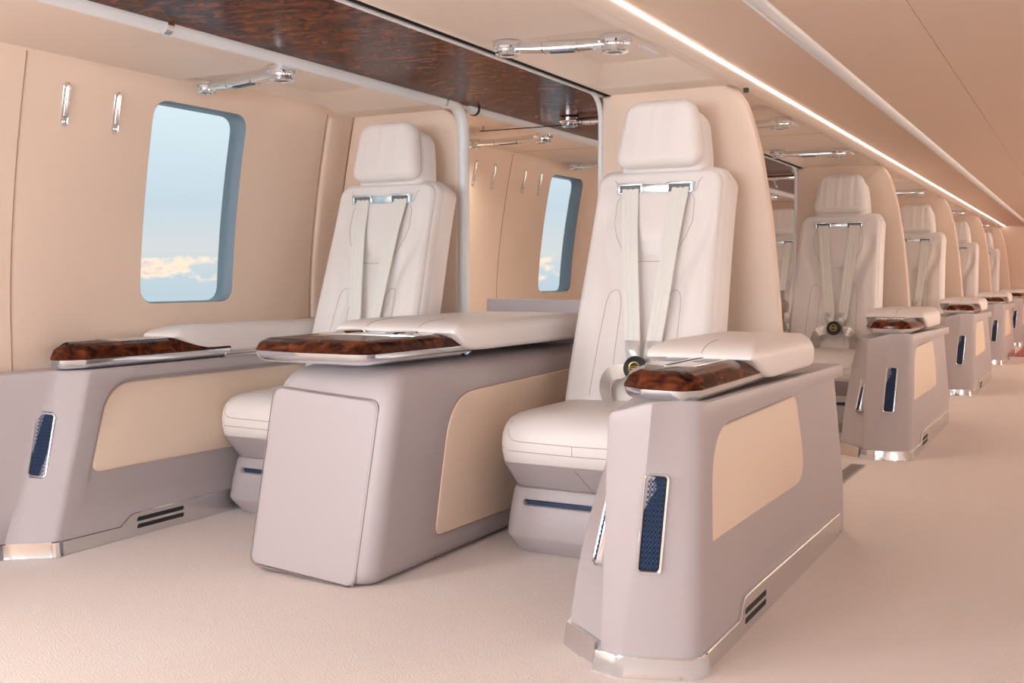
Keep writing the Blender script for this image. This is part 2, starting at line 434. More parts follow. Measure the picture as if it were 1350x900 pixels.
# ------------------------------------------------------------------ aircraft seat (local: x across, -y forwards, origin on the floor)
def make_seat(loc, label):
    R = thing('aircraft_seat', loc, label, 'seat', 'forward facing cabin seats')
    # pedestal
    bm = bmesh.new(); secs = []
    for z, hx, yf, r in ((.001, .222, .030, .05), (.012, .226, .022, .055), (.05, .240, -.012, .06), (.058, .242, -.014, .06), (.12, .240, .0, .06), (.180, .236, .018, .06), (.188, .233, .022, .058), (.192, .226, .03, .055)):
        secs.append([(x, y, z) for x, y in rrect(hx, (.56-yf)/2, r, 6, 0, (.56+yf)/2)])
    loft(bm, secs); ped = finish('pedestal', bm, M['greige'], R, ang=40)
    # stowage slot on the pedestal
    def ped_y(z): return -.014+(z-.058)/.122*.032
    b2 = bmesh.new(); prism(b2, [(x, z+.150) for x, z in rrect(.178, .0085, .0085, 6)], lambda p: (p[0], -.06, p[1]), lambda p: (p[0], .035, p[1]))
    cut(ped, [finish('cutter', b2, M['greige'])])
    bm = bmesh.new(); o_ = [(x, z+.150) for x, z in rrect(.183, .0125, .0125, 6)]; i_ = [(x, z+.150) for x, z in rrect(.1775, .008, .008, 6)]
    f = lambda p, d: (p[0], ped_y(p[1])+d, p[1])
    rows = [[f(p, .004) for p in o_], [f(p, -.0025) for p in o_], [f(p, -.003) for p in inset(o_, .003)], [f(p, .002) for p in i_], [f(p, .012) for p in i_]]
    loft(bm, rows, cap=False); finish('slot_bezel', bm, M['greige'], R, ang=60)
    bm = bmesh.new(); box(bm, -.176, .176, ped_y(.150)+.012, ped_y(.15)+.018, .1425, .153); sl = finish('slot_light', bm, M['bluelight'], R, smooth=False)
    # apron that tapers in under the cushion
    bm = bmesh.new(); secs = []
    for z, hx, yf, r in ((.190, .222, .028, .05), (.195, .226, .022, .05), (.262, .243, -.028, .055), (.268, .243, -.032, .055)):
        secs.append([(x, y, z) for x, y in rrect(hx, (.56-yf)/2, r, 6, 0, (.56+yf)/2)])
    loft(bm, secs); ap = finish('apron', bm, M['greige'], R, ang=40)
    # cushion
    bm = bmesh.new(); secs = []
    for z, hx, yf, r in ((.268, .242, -.030, .055), (.272, .242, -.036, .06), (.300, .2435, -.044, .06), (.325, .244, -.046, .06), (.35, .243, -.043, .062), (.372, .240, -.034, .064), (.390, .234, -.016, .066), (.401, .222, .006, .07), (.408, .200, .036, .075), (.4115, .165, .08, .075), (.412, .10, .15, .06)):
        secs.append([(x, y, z) for x, y in rrect(hx, (.50-yf)/2, r, 7, 0, (.50+yf)/2)])
    loft(bm, secs); cu = finish('seat_cushion', bm, M['leather'], R, ang=60)
    B = bvh_of(cu)
    U = [(-.205, -1, .388)]+[(-.205, -1, .365), (-.200, -1, .348), (-.186, -1, .336), (-.165, -1, .333), (0, -1, .331), (.165, -1, .333), (.186, -1, .336), (.200, -1, .348), (.205, -1, .365), (.205, -1, .388)]
    V2 = [(-.236, -1, .385), (-.235, -1, .33), (-.222, -1, .311), (-.20, -1, .305), (0, -1, .303), (.20, -1, .305), (.222, -1, .311), (.235, -1, .33), (.236, -1, .385)]
    lines = [U, V2, [(0, -1, .331), (0, -1, .303)]]
    seams('seam', B, [[(x, y, z) for x, y, z in L] for L in lines], (0, 1, 0), M['leather_seam'], cu, .0011)
    seams('seam', bvh_of(ap), [[(.0, -1, .262), (.035, -1, .197)]], (0, 1, 0), M['greige_seam'], ap, .0009)
    # backrest: shell, side bolsters, front pad
    th = math.atan(.318); V = Vector((0, math.sin(th), math.cos(th))); N = Vector((0, -math.cos(th), math.sin(th))); U_ = Vector((1, 0, 0))
    O = Vector((0, .388, .40)); vt = .79
    def wpad(v): return lerp(.239, .221, sstep(.05, .74, v)) if v > 0 else .239
    bm = bmesh.new(); heightpad(bm, O-N*.128, U_, V, N, lambda v: wpad(v)+.005, -.06, vt+.016, .050, .104, .04, None, 36, 60)
    shell = finish('backrest_shell', bm, M['leather'], R, ang=50)
    bm = bmesh.new(); heightpad(bm, O-N*.075, U_, V, N, lambda v: wpad(v)+.002, -.05, vt+.006, .052, .070, .03, None, 36, 60)
    finish('bolster', bm, M['leather'], R, ang=50)
    def relief(u, v):
        a = abs(u); d = 0.0
        d += .012*math.exp(-((a-.155)/.05)**2)*sstep(.68, .35, v)                    # side wings
        val = lerp(.172, .105, sstep(.60, .36, v))
        d -= .015*math.exp(-((a-val)/.028)**2)*sstep(.18, .34, v)*sstep(.70, .60, v)   # valley below the shoulder panels
        d -= .012*math.exp(-(u/.055)**2)*sstep(.56, .50, v)                           # central channel
        uu = u/.075; vv = (v-.66)/.175
        d += (.012*sstep(1.15, .7, math.sqrt(uu*uu+vv*vv)) if v < .66 else .012*sstep(1.15, .7, abs(uu))*sstep(.735, .69, v))
        d -= .006*math.exp(-(u/.085)**2)*sstep(.47, .475, v)*sstep(.60, .50, v)
        return d
    bm = bmesh.new(); heightpad(bm, O-N*.03, U_, V, N, lambda v: wpad(v)-.008, -.03, vt-.010, .050, .038, .020, relief, 72, 120)
    pad = finish('backrest', bm, M['leather'], R, ang=60)
    B = bvh_of(pad); B2 = bvh_of(shell)
    def P3(u, v): return tuple(O+U_*u+V*v+N*.2)
    L = []
    for s in (-1, 1):
        L.append([P3(s*u, v) for u, v in ((.122, .69), (.132, .672), (.133, .60), (.117, .548), (.085, .49))])
        L.append([P3(s*u, v) for u, v in ((.075, .02), (.075, .30), (.078, .345), (.090, .372), (.105, .375), (.118, .362), (.125, .335), (.138, .02))])
        L.append([P3(s*u, v) for u, v in ((.150, .748), (.140, .735), (.136, .712), (.13, .702))])
    L.append([P3(-.07, .470), P3(.07, .470)])
    L.append([P3(-.14, .708), P3(-.128, .703)])
    seams('seam', B, L, tuple(-N), M['leather_seam'], pad, .0009)
    # headrest: neck, shell, pad
    hth = math.atan(.15); HV = Vector((0, math.sin(hth), math.cos(hth))); HN = Vector((0, -math.cos(hth), math.sin(hth))); HO = Vector((0, .590, 1.120))
    def whd(v): return lerp(.146, .116, (max(0, min(.25, v)-.05)/.20)**1.3 if v > .05 else 0)
    bm = bmesh.new(); heightpad(bm, HO-HN*.125, U_, HV, HN, lambda v: whd(v)+.004, -.03, .242, .055, .095, .045, None, 18, 22)
    hs = finish('headrest_shell', bm, M['leather'], R, ang=50)
    bm = bmesh.new(); heightpad(bm, HO-HN*.096, U_, HV, HN, lambda v: whd(v)-.012, -.02, .22, .03, .050, .012, None, 14, 16)
    nk = finish('headrest_neck', bm, M['leather'], R, ang=50)
    seams('seam', bvh_of(nk), [[tuple(HO+U_*.03+HV*.03+HN*.2), tuple(HO+U_*.036-HV*.01+HN*.2)], [tuple(HO-U_*.02+HV*.03+HN*.2), tuple(HO-U_*.024-HV*.01+HN*.2)]], tuple(-HN), M['leather_seam'], nk, .0012)
    rnd = [random.uniform(0, 6.28) for _ in range(6)]
    def wr(u, v):
        t = v/.25
        fold = math.sin(u*112+rnd[0]+1.3*math.sin(v*9+rnd[1]))*.5 + math.sin(u*190+rnd[2]+1.1*math.sin(v*13))*.35
        return .0030*fold*sstep(.0, .25, t)*(.35+.65*t)*math.exp(-(u/.11)**4) + .006*(1-(u/.15)**2)
    bm = bmesh.new(); heightpad(bm, HO-HN*.022, U_, HV, HN, whd, .034, .254, .046, .040, .028, wr, 64, 40)
    hp = finish('headrest', bm, M['leather'], R, ang=60)
    # belt guide: chrome bar with two openings
    vb = .712
    GO = O+V*vb+N*.020; GV = Vector((0, -.035, 1)).normalized(); GN = Vector((0, -1, -.035)).normalized()
    bm = bmesh.new()
    def bbox(u0, u1, v0, v1, n0, n1, bv=.002):
        k = bmesh.new(); box(k, u0, u1, v0, v1, n0, n1, bv)
        for f in k.verts: f.co = GO+U_*f.co.x+GV*f.co.y+GN*f.co.z
        m_ = bpy.data.meshes.new('t'); k.to_mesh(m_); k.free(); bm.from_mesh(m_); bpy.data.meshes.remove(m_)
    n0, n1 = -.020, .010
    bbox(-.046, .046, -.0155, .012, n0, n1)
    for s in (-1, 1):
        a, b = sorted((s*.046, s*.128))
        bbox(a, b, .009, .017, n0, n1+.002); 
        e0, e1 = sorted((s*.119, s*.128)); bbox(e0, e1, -.018, .014, n0, n1+.002)
        e0, e1 = sorted((s*.042, s*.049)); bbox(e0, e1, -.018, .016, n0, n1+.002)
        e0, e1 = sorted((s*.113, s*.124)); bbox(e0, e1, -.018, -.012, n0, n1+.002)
    g = finish('belt_guide', bm, M['bright'], R, ang=30)
    for s in (-1, 1):
        bm = bmesh.new(); a, b = sorted((s*.047, s*.122)); k = bmesh.new(); box(k, a, b, -.013, .011, -.012, .0055)
        for f in k.verts: f.co = GO+U_*f.co.x+GV*f.co.y+GN*f.co.z
        m_ = bpy.data.meshes.new('t'); k.to_mesh(m_); k.free(); bm.from_mesh(m_); bpy.data.meshes.remove(m_)
        finish('slot_recess', bm, M['recess'], g, smooth=False)
    # harness
    bk = Vector((.03, .360, .515))
    vq = (bk-O).dot(V); nq = .030
    for s in (-1, 1):
        cen = []; wid = []; m_ = 16
        u0 = s*.086; u1 = bk.x + s*.032
        for i in range(m_+1):
            t = i/m_; u = lerp(u0, u1, t**1.1); v = lerp(vb+.009, vq+.062, t)
            n = lerp(.022, .030, sstep(0, .25, t)) + .006*math.sin(PI*t) + (.004 if t > .85 else 0)
            cen.append(O+U_*u+V*v+N*n); wid.append(lerp(.058, .052, t))
        bm = bmesh.new(); ribbon(bm, cen, wid, .0045, U_); st = finish('shoulder_strap', bm, M['strap'], R, ang=40)
        # padded silver end of the strap
        bm = bmesh.new(); secs = []
        e0 = cen[-2]; e1 = O+U_*(bk.x+s*.025)+V*(vq+.026)+N*.034
        for i in range(9):
            t = i/8; c = e0.lerp(e1, t); w_ = lerp(.0262, .0175, t**3); h_ = .0035+.011*math.sin(PI*min(1, t*1.05))
            secs.append([tuple(c+U_*w_*math.cos(2*PI*k/14)+N*(h_*math.sin(2*PI*k/14)+.002)) for k in range(14)])
        loft(bm, secs); finish('strap_end', bm, M['satin'], st, ang=60)
        # latch tongue
        bm = bmesh.new(); tube(bm, [e1, O+U_*(bk.x+s*.013)+V*(vq+.012)+N*.03], .008, 8); finish('latch_tongue', bm, M['chrome'], st)
    NB = Vector((0, -.97, .26)).normalized()
    bm = bmesh.new(); lathe(bm, [(.0, -.014), (.034, -.014), (.037, -.011), (.037, .002), (.0345, .006), (.030, .0075), (.0, .008)], bk+N*.02, NB, 36)
    b = finish('harness_buckle', bm, M['black'], R, ang=35)
    c0 = bk+N*.02+NB*.0085; ux = Vector((1, 0, 0)); uy = NB.cross(ux).normalized()
    if uy.z < 0: uy = -uy
    bm = bmesh.new()
    for a0, a1 in ((.18, PI-.18), (PI+.18, 2*PI-.18)):
        tube(bm, [c0+ux*.0165*math.cos(lerp(a0, a1, i/20))+uy*.0165*math.sin(lerp(a0, a1, i/20)) for i in range(21)], .0016, 6)
    for dy in (.003, -.003): tube(bm, [c0-ux*.0145+uy*dy, c0+ux*.0145+uy*dy], .0013, 6)
    for s in (-1, 1): tube(bm, [c0+ux*.0145*s+uy*.003, c0+ux*.0145*s-uy*.003], .0013, 6)
    finish('emblem', bm, M['gold'], b)
    for s in (-1, 1):
        cen = [bk+Vector((s*.026, .004, -.012)), bk+Vector((s*.045, -.004, -.008)), bk+Vector((s*.072, -.012, -.012)), bk+Vector((s*.094, -.012, -.034)), bk+Vector((s*.104, -.004, -.066)), bk+Vector((s*.102, .010, -.098)), bk+Vector((s*.098, .030, -.118))]
        sides = [Vector((0, .2, 1)), Vector((s*.1, .2, 1)), Vector((s*.5, .3, .9)), Vector((s*.9, .4, .5)), Vector((s*1, .5, .1)), Vector((s*1, .5, 0)), Vector((s*1, .4, 0))]
        # smooth the run
        cc, ss = [], []
        for i in range(25):
            t = i/24*6; j = min(5, int(t)); f = t-j
            p0, p1, p2, p3 = cen[max(0, j-1)], cen[j], cen[j+1], cen[min(6, j+2)]
            cc.append(.5*((2*p1)+(p2-p0)*f+(2*p0-5*p1+4*p2-p3)*f*f+(3*p1-p0-3*p2+p3)*f**3)); ss.append(sides[j].lerp(sides[j+1], f))
        wd = [lerp(.014, .050, sstep(0, 5, i)) for i in range(25)]
        bm = bmesh.new(); ribbon(bm, cc, wd, .007, ss); finish('lap_strap', bm, M['silver'], R, ang=50)
    return R
AX, WX, SY = -1.245, -2.318, 2.70
seat = make_seat((AX, SY, 0), 'front aisle seat with black buckle, beside the nearest armrest console')
seat_labels = ['second aisle seat from the front, framed by the second aisle partition', 'third aisle seat from the front, just past the second armrest console', 'fourth aisle seat from the front, partly hidden by the third partition', 'farthest aisle seat, showing only a narrow strip before the end wall']
for k in range(1, 5): dup(seat, (AX, SY+P*k, 0), seat_labels[k-1])
dup(seat, (WX, SY, 0), 'front window seat, left of the wide middle console and near the big window')
dup(seat, (WX, SY+2*P, 0), 'third-row window seat glimpsed in the gap left of the second aisle partition')

# ------------------------------------------------------------------ armrest consoles
def air_grille(parent, body, point, direc, tilt, W_=.019, H_=.094):
    """chrome bezel, dark well and lattice, laid on the body where a ray along direc hits it"""
    B = bvh_of(body); d = Vector(direc).normalized()
    h = B.ray_cast(Vector(point)-d*.5, d)
    if h[0] is None: return
    c = h[0]; n = Vector()
    for dz in (-.06, -.03, 0, .03, .06):
        for dx in (-.008, 0, .008):
            k = B.ray_cast(Vector(point)+Vector((dx-dz*-tilt, 0, dz))-d*.5, d)
            if k[0] is not None: n += k[1] if k[1].dot(d) < 0 else -k[1]
    n.normalize()
    if n.dot(d) > 0: n = -n
    v = Vector((tilt, 0, 1)); v = (v-n*v.dot(n)).normalized(); u = v.cross(n).normalized()
    if u.dot(Vector((1, 0, 0))) < 0: u = -u
    def W(p, k): return tuple(c+u*p[0]+v*p[1]+n*k)
    bm = bmesh.new(); out = rrect(W_+.0075, H_+.0075, .011, 5); inn = rrect(W_, H_, .006, 5)
    loft(bm, [[W(p, -.012) for p in out], [W(p, .004) for p in out], [W(p, .0062) for p in inset(out, .002)], [W(p, .0055) for p in inset(out, .0045)], [W(p, .001) for p in inn], [W(p, -.004) for p in inn]], cap=False)
    g = finish('air_grille', bm, M['chrome'], parent, ang=50)
    bm = bmesh.new(); loft(bm, [[W(p, .0012) for p in inn], [W(p, .0004) for p in inn]]); finish('grille_well', bm, M['dark'], g, smooth=False)
    bm = bmesh.new(); s = .0105; hw, hh = W_*.92, H_*.97
    def bar(p, q, k):
        p, q = Vector(p), Vector(q)
        tube(bm, [W(p, k), W(q, k)], .0009, 4)
    for sg in (-1, 1):
        k = -40
        while k < 41:
            # line v = sg*1.4*u + k*s clipped to the well
            pts = []
            for i in range(41):
                uu = -hw+2*hw*i/40; vv = sg*1.4*uu+k*s
                if abs(vv) <= hh: pts.append((uu, vv))
            if len(pts) > 3: bar(pts[0], pts[-1], .0026)
            k += 1
    for i in range(-9, 10): bar((-hw, i*s), (hw, i*s), .0020)
    finish('lattice', bm, M['bluegrey'], g, smooth=False)
def armrest_pad(parent, x0, x1, st, bottom_r, mat, lines=()):
    """st: (y, bottom z, top z, side inset)"""
    bm = bmesh.new(); secs = []
    for y, zb, zt, ins in st:
        a, b = x0+ins, x1-ins; r = min((zt-zb)*.48, .042); rb = min(bottom_r, (zt-zb)*.3)
        q = []
        for cx, cz, a0, rr in ((b-r, zt-r, 0, r), (a+r, zt-r, PI/2, r), (a+rb, zb+rb, PI, rb), (b-rb, zb+rb, 1.5*PI, rb)):
            for i in range(7):
                an = a0+PI/2*i/6; q.append((cx+rr*math.cos(an), y, cz+rr*math.sin(an)))
        secs.append(q)
    loft(bm, secs); o = finish('armrest_pad', bm, mat, parent, ang=60)
    if lines: seams('seam', bvh_of(o), lines, (0, 0, -1), M['leather_seam'], o, .0011)
    return o
def tray(parent, plan, z0, z1, z2, front_in=.03):
    """chrome tray rim under a burl top; plan: rounded outline"""
    n = len(plan); ymin = min(p[1] for p in plan)
    bm = bmesh.new(); secs = []
    for i in range(7):
        a = PI/2*i/6; d = front_in*(1-math.sin(a)); z = lerp(z0, z1, 1-math.cos(a))
        secs.append([(x, y, z) for x, y in inset(plan, d)])
    loft(bm, secs); finish('tray_rim', bm, M['chrome'], parent, ang=40)
    bm = bmesh.new(); secs = [[(x, y, z1+.0006) for x, y in plan], [(x, y, z1+.003) for x, y in inset(plan, -.001)]]
    for d, t in ((.008, .56), (.011, .66), (.018, .78), (.036, .97), (.045, 1)): secs.append([(x, y, lerp(z1, z2, t)) for x, y in inset(plan, d)])
    loft(bm, secs); return finish('wooden_tray', bm, M['wood'], parent, ang=35)

def side_console(kind, loc, label):
    R = thing('armrest_console', loc, label, 'console', 'armrest consoles along the aisle' if kind == 'aisle' else None)
    ox, oy = loc[0], loc[1]
    aisle = kind == 'aisle'; ZT = .527
    def ring(z, off=0.0):
        t = z/ZT
        if aisle:
            xs = lerp(-.664, -.676, t)
            pts = [(lerp(-.975, -.962, t), 2.07+.29*(max(0, z)/.49)**1.9), (-.872, lerp(2.000, 2.065, t)), (-.862, lerp(1.990, 2.045, t)), (-.855, lerp(1.962, 1.998, t)), (-.848, lerp(1.958, 1.993, t)),
                   (lerp(-.815, -.770, t), lerp(1.955, 1.985, t)), (lerp(-.803, -.756, t), lerp(1.957, 1.987, t)), (xs-.035, lerp(1.992, 2.038, t)), (xs-.014, lerp(2.004, 2.052, t)), (xs-.003, lerp(2.022, 2.072, t)), (xs, lerp(2.05, 2.10, t)),
                   (xs, 3.434), (-.965, 3.434)]
        else:
            xs = lerp(-2.574, -2.562, t)
            pts = [(-2.728, lerp(1.45, 1.55, t)), (lerp(-2.684, -2.628, t), lerp(1.935, 2.075, t)), (lerp(-2.674, -2.615, t), lerp(1.948, 2.095, t)), (lerp(-2.663, -2.604, t), lerp(1.958, 2.108, t)),
                   (xs-.010, lerp(2.018, 2.148, t)), (xs-.003, lerp(2.026, 2.156, t)), (xs, lerp(2.038, 2.168, t)), (xs, 3.522), (-2.728, 3.522)]
        pts = inset(pts, -off) if off else pts
        return pts
    bm = bmesh.new(); secs = []
    lift = [-.012, -.006, -.006, -.005, 0, .022, .024, .024, .024, .022, .020, 0, -.004] if aisle else [0]*9
    zz = lambda z, i: z+lift[i]*sstep(.40, ZT, z)
    for z in (.004, .03, .08, .14, .2, .26, .32, .38, .43, .47, .50, .518): secs.append([(x-ox, y-oy, zz(z, i)) for i, (x, y) in enumerate(ring(z))])
    for d, z in ((.002, .524), (.007, ZT)): secs.append([(x-ox, y-oy, zz(z, i)) for i, (x, y) in enumerate(inset(ring(ZT), d))])
    loft(bm, secs); body = finish('console_body', bm, M['greige'], R, ang=28)
    # recess behind the lip, with the beige inlay in it
    if aisle:
        rec = rpoly([(2.112, .11, 0), (2.116, .490, .13), (3.6, .490, 0), (3.6, .11, 0)], 10); X = lambda z: lerp(-.6635, -.702, (z-.11)/.38); xo = -.5
        inl = rpoly([(2.098, .250, .03), (2.122, .476, .11), (2.915, .479, .045), (2.955, .245, .10)], 8)
    else:
        rec = rpoly([(2.12, .11, 0), (2.222, .492, .13), (3.7, .492, 0), (3.7, .11, 0)], 10); X = lambda z: lerp(-2.5705, -2.580, (z-.11)/.38); xo = -2.4
        inl = rpoly([(2.158, .222, .03), (2.236, .478, .12), (3.50, .478, .02), (3.50, .215, .02)], 8)
    b2 = bmesh.new(); prism(b2, rec, lambda p: (X(p[1])-ox, p[0]-oy, p[1]), lambda p: (xo-ox, p[0]-oy, p[1]))
    cut(body, [finish('cutter', b2, M['greige'])])
    bm = bmesh.new(); prism(bm, inl, lambda p: (X(p[1])-.012-ox, p[0]-oy, p[1]), lambda p: (X(p[1])+.0055-ox, p[0]-oy, p[1]), .005, 3)
    finish('inlay_panel', bm, M['inlay'], R, ang=60)
    # polished plinth with its step
    def strip(path, t, nm, mat):
        bm = bmesh.new(); n = len(path); secs = []
        for i, (x, y, z) in enumerate(path):
            a = path[max(i-1, 0)]; b = path[min(i+1, n-1)]
            d1 = Vector((x-a[0], y-a[1])); d2 = Vector((b[0]-x, b[1]-y)); d = (d1.normalized() if d1.length > 0 else d2.normalized())+(d2.normalized() if d2.length > 0 else d1.normalized()); d.normalize()
            nx, ny = d.y, -d.x
            o = lambda q, zz: (x+nx*q-ox, y+ny*q-oy, zz)
            fl = .006 if mat is M['chrome'] or nm == 'plinth' and t >= .008 else 0
            secs.append([o(-.004, .0), o(t+fl-.002, .0), o(t+fl, .003), o(t+fl*.35, z*.55), o(t, z-.0025), o(t-.002, z), o(-.004, z)])
        loft(bm, secs); return finish(nm, bm, mat, R, ang=30)
    r0 = ring(.02)
    if aisle:
        xs = lambda y: -.6645
        p1 = [(-.975, 2.30, .056), (-.976, 2.10, .054), (r0[0][0], r0[0][1], .052), (lerp(r0[0][0], r0[1][0], .5), lerp(r0[0][1], r0[1][1], .5)-.006, .050), (r0[1][0]-.004, r0[1][1]-.002, .046)]
        strip(p1, .008, 'plinth', M['brushed'])
        p2 = [(r0[2][0], r0[2][1]-.004, .043), (r0[3][0]-.002, r0[3][1]-.004, .043), (r0[4][0]-.01, r0[4][1], .043), (-.82, 1.956, .043), (-.80, 1.958, .043)] + [(x, y, .043) for x, y in r0[7:11]]
        p3 = [(xs(0), 2.05, .043), (xs(0), 2.282, .043), (xs(0), 2.292, .052), (xs(0), 2.306, .074), (xs(0), 2.318, .0835), (xs(0), 2.34, .086), (xs(0), 2.50, .0855), (xs(0), 3.34, .073)]
        yv = (2.315, 2.488)
    else:
        xs = lambda y: -2.5745
        p2 = [(-2.726, 1.46, .046)] + [(x, y, .046) for x, y in r0[1:7]]
        p3 = [(xs(0), 2.052, .044), (xs(0), 2.262, .042), (xs(0), 2.275, .052), (xs(0), 2.298, .068), (xs(0), 2.315, .073), (xs(0), 2.34, .0745), (xs(0), 3.30, .0745)]
        yv = (2.322, 2.515)
    strip(p2, .008, 'plinth', M['chrome']); pl = strip(p3, .0075, 'plinth', M['brushed'])
    for zc in (.030, .052):
        bm = bmesh.new(); pts = rpoly([(yv[0], zc-.0065, .004), (yv[1], zc-.0065, .004), (yv[1]+.002, zc+.0065, .004), (yv[0]+.006, zc+.0065, .004)], 4)
        prism(bm, pts, lambda p: (xs(0)+.0060-ox, p[0]-oy, p[1]), lambda p: (xs(0)+.0081-ox, p[0]-oy, p[1])); finish('vent_slot', bm, M['dark'], pl, smooth=False)
    # grilles
    if aisle:
        air_grille(R, body, (-.755-ox, 1.99-oy, .308), (-.35, .94, 0), .11)
        air_grille(R, body, (-.879-ox, 2.05-oy, .290), (.75, .66, 0), -.15, .014, .085)
    else:
        air_grille(R, body, (-2.619-ox, 2.02-oy, .318), (-.6, .8, 0), .24, .019, .086)
    # tray, insert and pad
    loc_ = lambda pts: [(x-ox, y-oy) for x, y in pts]
    if aisle:
        plan = rpoly([(-.918, 2.62, .02), (-.892, 2.18, .03), (-.855, 2.080, .03), (-.800, 2.040, .03), (-.712, 2.028, .035), (-.684, 2.075, .03), (-.684, 2.62, .02)], 6)
        wt = tray(R, loc_(plan), .547, .570, .607, .018)
        ins = rpoly([(-.885, 2.52, .005), (-.858, 2.205, .008), (-.800, 2.175, .01), (-.742, 2.195, .008), (-.730, 2.52, .005)], 4)
        bm = bmesh.new(); prism(bm, loc_(ins), lambda p: (p[0], p[1], .603), lambda p: (p[0], p[1], .6085), .0012, 2); cp = finish('control_plate', bm, M['brushed'], R, ang=40)
        bm = bmesh.new(); box(bm, -.806-ox, -.796-ox, 2.19-oy, 2.50-oy, .6083, .6092); finish('slit', bm, M['black'], cp, smooth=False)
        for a, b in ((-.862, -.822), (-.782, -.745)):
            bm = bmesh.new(); prism(bm, [(a-ox, 2.30-oy), (b-ox, 2.30-oy), (b-ox, 2.39-oy), (a-ox, 2.39-oy)], lambda p: (p[0], p[1], .608), lambda p: (p[0], p[1], .6092)); finish('cup_holder', bm, M['steelblue'], cp, smooth=False)
        st = [(2.425, .607, .612, .012), (2.432, .605, .620, .008), (2.45, .598, .630, .004), (2.48, .583, .638, .001), (2.52, .566, .642, 0), (2.56, .557, .644, 0), (2.62, .553, .645, 0), (2.94, .552, .645, 0), (2.99, .552, .643, 0), (3.025, .553, .637, .003), (3.055, .556, .625, .008), (3.075, .561, .610, .016), (3.085, .567, .598, .024), (3.091, .575, .588, .035)]
        st = [(y-oy, a, b, c) for y, a, b, c in st]
        armrest_pad(R, -.948-ox, -.672-ox, st, .012, M['leather'], [[(-.803-ox, 2.43-oy, .7), (-.803-ox, 2.56-oy, .7)]])
    else:
        plan = rpoly([(-2.728, 2.75, .005), (-2.728, 2.17, .01), (-2.645, 2.085, .03), (-2.600, 2.090, .025), (-2.566, 2.150, .03), (-2.566, 2.75, .01)], 6)
        wt = tray(R, loc_(plan), .530, .557, .603, .02)
        bm = bmesh.new(); box(bm, -2.71-ox, -2.605-ox, 2.30-oy, 2.56-oy, .598, .6065, .002); cp = finish('control_plate', bm, M['brushed'], R, ang=40)
        st = [(2.50, .604, .609, .012), (2.508, .602, .616, .008), (2.53, .594, .626, .004), (2.58, .575, .634, .001), (2.64, .556, .637, 0), (2.70, .548, .638, 0), (2.78, .545, .638, 0), (3.47, .548, .638, 0), (3.50, .55, .632, .004), (3.52, .56, .62, .012)]
        st = [(y-oy, a, b, c) for y, a, b, c in st]
        armrest_pad(R, -2.726-ox, -2.567-ox, st, .012, M['leather'])
        bm = bmesh.new(); box(bm, -2.60-ox, -2.568-ox, 2.72-oy, 3.52-oy, .527, .546, .004); finish('tray_rail', bm, M['brushed'], R, ang=30)
    return R
con = side_console('aisle', (-.82, 2.70, 0), 'nearest aisle armrest console with two tall grilles and a polished plinth')
labels = ['second aisle console along the aisle, with floor vent just in front of it', 'third aisle console along the aisle, third wooden tray counting from the front', 'fourth aisle console along the aisle, last one standing on pale carpet', 'farthest aisle console, small and standing on the red carpet']
for k in range(1, 5): dup(con, (-.82, 2.70+P*k, 0), labels[k-1])
side_console('wall', (-2.65, 2.70, 0), 'narrow armrest console built against the window wall with blue grille')

